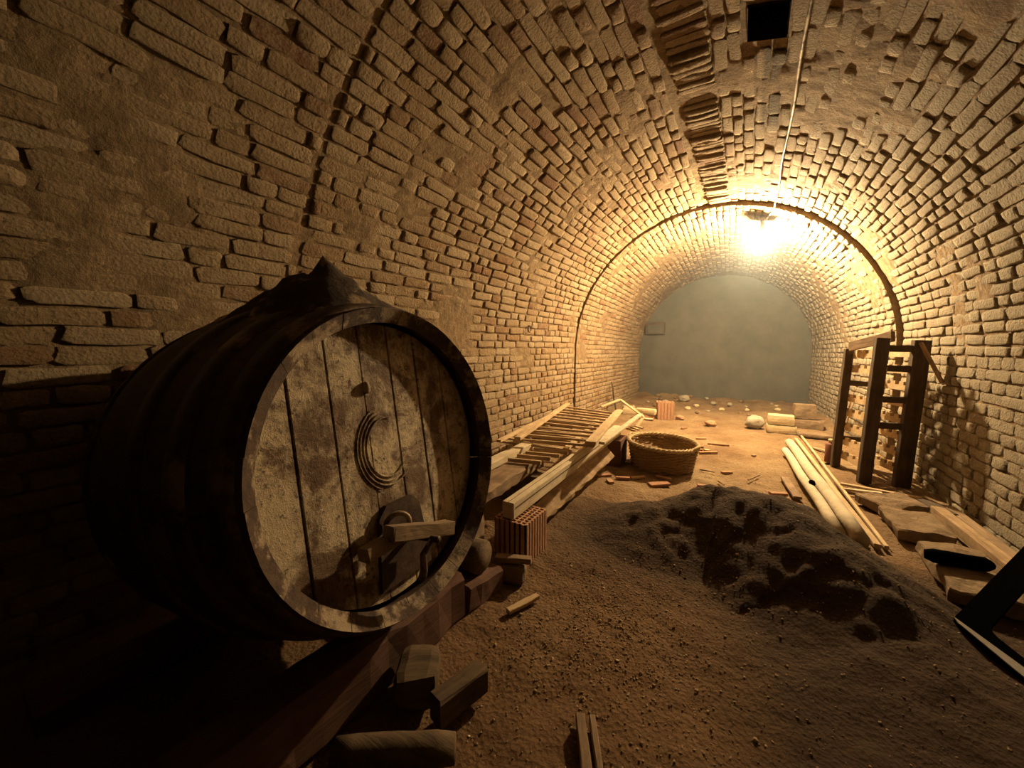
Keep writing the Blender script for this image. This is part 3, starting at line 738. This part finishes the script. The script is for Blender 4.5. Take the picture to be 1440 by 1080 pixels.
tag(rough_block('kerb_stone', (.27, .40, .075), 'stone', (.985, 3.44, -.015), .02, .024, 6, None, (0, 0), .008, 22), 'squat kerb stone behind the gap, next to the flat slab', 'stone')
tag(rough_block('kerb_stone', (.26, .60, .075), 'stone', (1.02, 2.84, -.015), -.06, .024, 7, None, (0, 0), .008, 23), 'long kerb stone carrying the black scrap of rubber', 'stone')
p = FP(1350, 797, .08)
bm = bmesh.new()
o = tag(tube('rubber_scrap', [(-.12, .03, .03), (-.09, .015, .032), (-.03, 0, .034), (.04, -.01, .034), (.10, -.012, .03), (.125, -.01, .03)], [.022, .036, .038, .036, .034, .022], 'black_iron', None, 12, loc=(p.x-.01, p.y, .082), rough=.12), 'black scrap of rubber lying on the kerb stone', 'scrap')
o.rotation_euler = (0, 0, .25)
cn = empty('canister', FP(1168, 650), 'small reddish canister behind the bottle rack', 'canister')
lathe('body', [(.001, 0), (.05, 0), (.055, .01), (.055, .19), (.045, .205), (.03, .21), (.03, .225), (.001, .225)], 'canister_red', cn, 20)
lathe('lid', [(.001, .222), (.034, .222), (.034, .245), (.001, .25)], 'pale_block', cn, 16)
for px, h in ((1157, .5), (1171, .62)):
    q = FP(px, 615); q.x = 1.08
    pole('wall_stake', 'thin stake leaning upright on the right wall of the rear bay', (q.x, q.y, -.01), (q.x+.12, q.y+.02, h), .012, 'old_wood', 'stake', 'stakes by the far right wall', 4)
pole('wall_stake', 'thin dark rod standing against the left wall of the rear bay', (-2.10, 7.2, -.01), (-2.19, 7.2, .55), .014, 'dark_wood', 'rod')

# ------------------------------------------------------------------ rubble towards the end wall
def blk(name, size, mat, loc, rz, label, cat='block', **kw): return tag(rough_block(name, size, mat, loc, rz, kw.pop('amp', .006), 2, None, kw.pop('tilt', (0, 0)), .008, random.random()*50), label, cat, **kw)
q = FP(1095, 609)
blk('pale_block', (.36, .22, .11), 'pale_block', q+Vector((.03, .12, -.01)), .05, 'pale masonry block at the bottom of the small stack near the poles')
blk('pale_block', (.32, .21, .14), 'pale_block', q+Vector((.02, .12, .105)), .0, 'pale masonry block on top of the small stack near the poles')
q = FP(1128, 602)
blk('pale_block', (.42, .26, .13), 'stone', q+Vector((.06, .12, -.01)), -.1, 'long stone block by the far right wall carrying a brown block')
blk('pale_block', (.28, .22, .22), 'stone', FP(1129, 602)+Vector((.02, .16, .125)), .05, 'upright brown block on the long stone near the far right wall')
blk('pale_block', (.38, .2, .05), 'stone', FP(1138, 614)+Vector((.06, .02, -.005)), .05, 'thin flat slab on the dirt before the long stone block', 'slab')
tag(rock('rubble_stone', (.26, .2, .2), 'grey_stone', FP(1068, 604)+Vector((-.06, .10, -.02)), .4, .3, 3), 'grey lump of stone left beside the small pale block stack', 'stone')
q = FP(905, 590)
blk('red_brick', (.30, .15, .09), 'clay_block', q+Vector((0, .1, -.01)), .1, 'red brick lying flat beside the pink clay block', 'brick')
blk('pale_brick', (.32, .15, .09), 'pale_block', q+Vector((.02, .1, .08)), -.05, 'pale brick stacked on the red brick by the pink clay block', 'brick')
blk('pale_brick', (.30, .16, .10), 'pale_block', FP(890, 585)+Vector((-.1, .25, -.01)), .2, 'pale brick lying at the left wall behind the lath frame', 'brick')
blk('pale_brick', (.22, .15, .10), 'pale_block', FP(884, 583)+Vector((-.12, .45, -.01)), .5, 'small pale brick end farther along the left wall foot', 'brick')
blk('white_slab', (.18, .12, .03), 'cream_paint', FP(912, 589)+Vector((0, -.05, 0)), .1, 'thin white slab in front of the red brick', 'slab')
rocks = [((1000, 598), .17, 'clay_block', 'pinkish stone alone on the dirt between basket and poles'), ((1015, 577), .12, 'pale_block', 'small white stone on the rise near the end wall'), ((962, 566), .28, 'grey_stone', 'large pale stone at the foot of the grey end wall'),
         ((956, 590), .14, 'clay_block', 'broken pink lump right beside the upright clay block'), ((935, 568), .2, 'grey_stone', 'grey stone against the end wall behind the clay block')]
for i, ((px, py), sz, mt, lab) in enumerate(rocks):
    q = FP(px, py); q.y = min(q.y, 9.6)
    tag(rock('rubble_stone', (sz, sz*.8, sz*.55), mt, (q.x, q.y, floor_z(q.x, q.y)-.01), i, .3, i*3.1), lab, 'stone')
spots = [(FP(*r[0]).x, min(9.6, FP(*r[0]).y)) for r in rocks]
for i in range(26):
    sz = random.uniform(.06, .16)
    for _ in range(60):
        x, y = random.uniform(-2.0, .6), random.uniform(7.6, 9.7)
        if all(math.hypot(x-a, y-b) > .3 for a, b in spots): break
    spots.append((x, y))
    tag(rock('rubble_stone', (sz, sz*.8, sz*.6), random.choice(['stone', 'grey_stone', 'pale_block']), (x, y, floor_z(x, y)-.01), i, .35, i*1.7, 2), 'loose rubble stone scattered before the grey end wall', 'stone', 'rubble before the end wall')
# flat tile pieces and sticks strewn on the lit dirt
frag = [(849, 668, .15, .05, .3), (858, 677, .05, .10, .1), (876, 673, .13, .045, -.1), (897, 672, .14, .045, .15), (933, 673, .14, .045, -.6), (927, 681, .18, .09, .1), (995, 685, .17, .05, -.25),
        (978, 633, .15, .05, -.3), (983, 630, .10, .04, -.2), (994, 634, .07, .05, .1), (996, 638, .2, .05, -.1), (986, 617, .13, .04, -.1), (1022, 663, .1, .05, 0), (1094, 694, .14, .05, -.05), (1100, 703, .12, .05, .0), (1010, 625, .25, .03, -.15),
        (950, 655, .05, .04, .4), (1060, 640, .05, .03, .2), (962, 603, .12, .025, .5)]
for i, (px, py, a, b, rz) in enumerate(frag):
    q = FP(px, py); z = floor_z(q.x, q.y)
    tag(rough_block('tile_fragment', (a, b, .022), 'tile', (q.x, q.y, z+.003), rz+.53, .003, 1, None, (random.uniform(-.06, .06), random.uniform(-.06, .06)), .003, i), 'flat broken tile piece strewn on the lit dirt around the basket and poles', 'tile piece', 'tile pieces on the dirt')
thing_board('dark_lath', 'dark narrow board lying left of the round poles', 'board', FP(1103, 672, .012), FP(1122, 700, .014), .06, .02, 'old_wood', rough=.003)
thing_board('stick', 'pale stick lying behind the round poles toward the right wall', 'stick', FP(1144, 630, .012), FP(1168, 636, .012), .04, .02, 'pale_wood', rough=.003)
for i, (a, b) in enumerate((((984, 660), (1005, 664)), ((1010, 676), (1018, 682)), ((1052, 675), (1068, 668)))):
    thing_board('stick', 'thin dry twig lying on the lit dirt', 'twig', FP(*a, .008), FP(*b, .008), .012, .01, 'old_wood', group='twigs on the dirt', rough=.003)

# ------------------------------------------------------------------ black frame leaning at the right
A = FP(1337, 878, .05); Cc = PX(1446, 766, 1.22); B = FP(1425, 952, .0)
eu = (B-A).normalized(); ew = (Cc-A).normalized(); en = eu.cross(ew).normalized()
if en.x > 0: en = -en
fr = empty('black_frame', A, 'black metal frame with rounded opening and grey lower edge, leaning on the right wall', 'frame')
LU, LW, bw = .60, (Cc-A).length+.1, .085
def rr(u0, u1, w0, w1, r, n=5):
    out = []
    for cx, cy, a0 in ((u1-r, w1-r, 0), (u0+r, w1-r, PI/2), (u0+r, w0+r, PI), (u1-r, w0+r, 1.5*PI)):
        for i in range(n): a = a0+PI/2*i/(n-1); out.append((cx+r*math.cos(a), cy+r*math.sin(a)))
    return out
outer, inner = rr(0, LU, 0, LW, .02), rr(bw*1.1, LU-bw, bw, LW-bw, .035)
V = []; F = []; n = len(outer)
for off in (.0, .03):
    for ring in (outer, inner): V += [eu*u+ew*w+en*off for u, w in ring]
for i in range(n):
    j = (i+1) % n; F += [(i, j, n+j, n+i), (2*n+i, 3*n+i, 3*n+j, 2*n+j), (i, 2*n+i, 2*n+j, j), (n+i, n+j, 3*n+j, 3*n+i)]
obj_from('bar_frame', V, F, 'black_iron', fr)
e0 = [(.0, .004), (.33, .045), (.33, -.03), (.02, -.012)]
V = [eu*u+ew*w+en*o_ for o_ in (.031, .036) for u, w in ((.0, .012), (.27, .045), (.30, .0), (.02, .0))]
obj_from('edge_strip', V, [(0, 1, 2, 3), (4, 7, 6, 5), (0, 4, 5, 1), (1, 5, 6, 2), (2, 6, 7, 3), (3, 7, 4, 0)], 'grey_edge', fr)
q = PX(743, 463, -2.275)
wrg = empty('wall_ring', q, 'small rusty iron ring fixed in the left brick wall above the railings', 'iron ring')
tube('ring', [Vector((.018, .035*math.cos(a), .035*math.sin(a))) for a in np.linspace(0, 2*PI, 20)], .007, 'rusty_iron', wrg, 8)
tube('staple', [Vector((-.03, 0, .04)), Vector((.012, 0, .04)), Vector((.028, 0, .034))], .007, 'rusty_iron', wrg, 8)
# rusty junction box on the end wall
q = PY(921, 462, YE-.06)
jb = empty('wall_box', q, 'grimy rectangular wall box high on the left of the end wall', 'wall box')
rough_block('box_body', (.46, .08, .30), 'dark_wood', (0, .02, -.15), 0, .006, 2, jb)
rough_block('box_door', (.36, .02, .20), 'end_plaster', (0.02, -.03, -.12), 0, .008, 2, jb)

# ------------------------------------------------------------------ grit on the floor
ico = bmesh.new(); bmesh.ops.create_icosphere(ico, subdivisions=1, radius=1); IV = np.array([v.co[:] for v in ico.verts]); ico.verts.ensure_lookup_table()
IF = [tuple(v.index for v in f.verts) for f in ico.faces]; ico.free()
VV = []; FF = []; n = 0
for i in range(5200):
    if i < 2600: x, y = random.gauss(-.45, .28), random.gauss(1.55, .35)
    elif i < 3300: x, y = random.uniform(-.6, 1.1), random.uniform(1.2, 3.2)
    else: x, y = random.uniform(-1.2, 1.2), random.uniform(.9, 7.5)
    if not (-2.2 < x < 1.3): continue
    r = random.uniform(.002, .006)*(1.8 if random.random() < .04 else 1)
    M = np.array(Matrix.Rotation(random.random()*6, 3, Vector((random.random(), random.random(), random.random()+.1))))
    w = (IV*np.array([1, random.uniform(.6, 1), random.uniform(.4, .8)])*r) @ M.T+np.array([x, y, floor_z(x, y)+r*.15])
    VV.append(w); FF += [tuple(k+n for k in f) for f in IF]; n += len(IV)
o = obj_from('grit', np.concatenate(VV).tolist(), FF, 'gravel', floor_o, False)
o['kind'] = 'stuff'; o['label'] = 'fine grit and crumbs scattered over the dirt'

# ------------------------------------------------------------------ haze volume added to stand for lens glare around the lamp
V = []; F = []; ss = list(np.linspace(.02, S_END-.02, 40)); n = len(ss)
for y in (5.66, YE-.02): V += [surf(q, y, -.05)[0] for q in ss]
F = [(k, k+1, n+k+1, n+k) for k in range(n-1)]+[(n-1, 0, n, 2*n-1), tuple(range(n))[::-1], tuple(range(n, 2*n))]
hz = obj_from('glare_haze', V, F, 'mortar')
t = NT('glare_haze'); t.t.nodes.remove(t.b); vsc = t.n('ShaderNodeVolumeScatter'); vsc.inputs['Density'].default_value = .03; vsc.inputs['Anisotropy'].default_value = .35
vsc.inputs['Color'].default_value = (.74, .9, 1, 1)
t.t.links.new(vsc.outputs[0], t.t.nodes['Material Output'].inputs['Volume']); hz.data.materials[0] = t.m
tag(hz, 'thin haze volume added to stand for lens glare around the lamp', 'haze', kind='stuff')
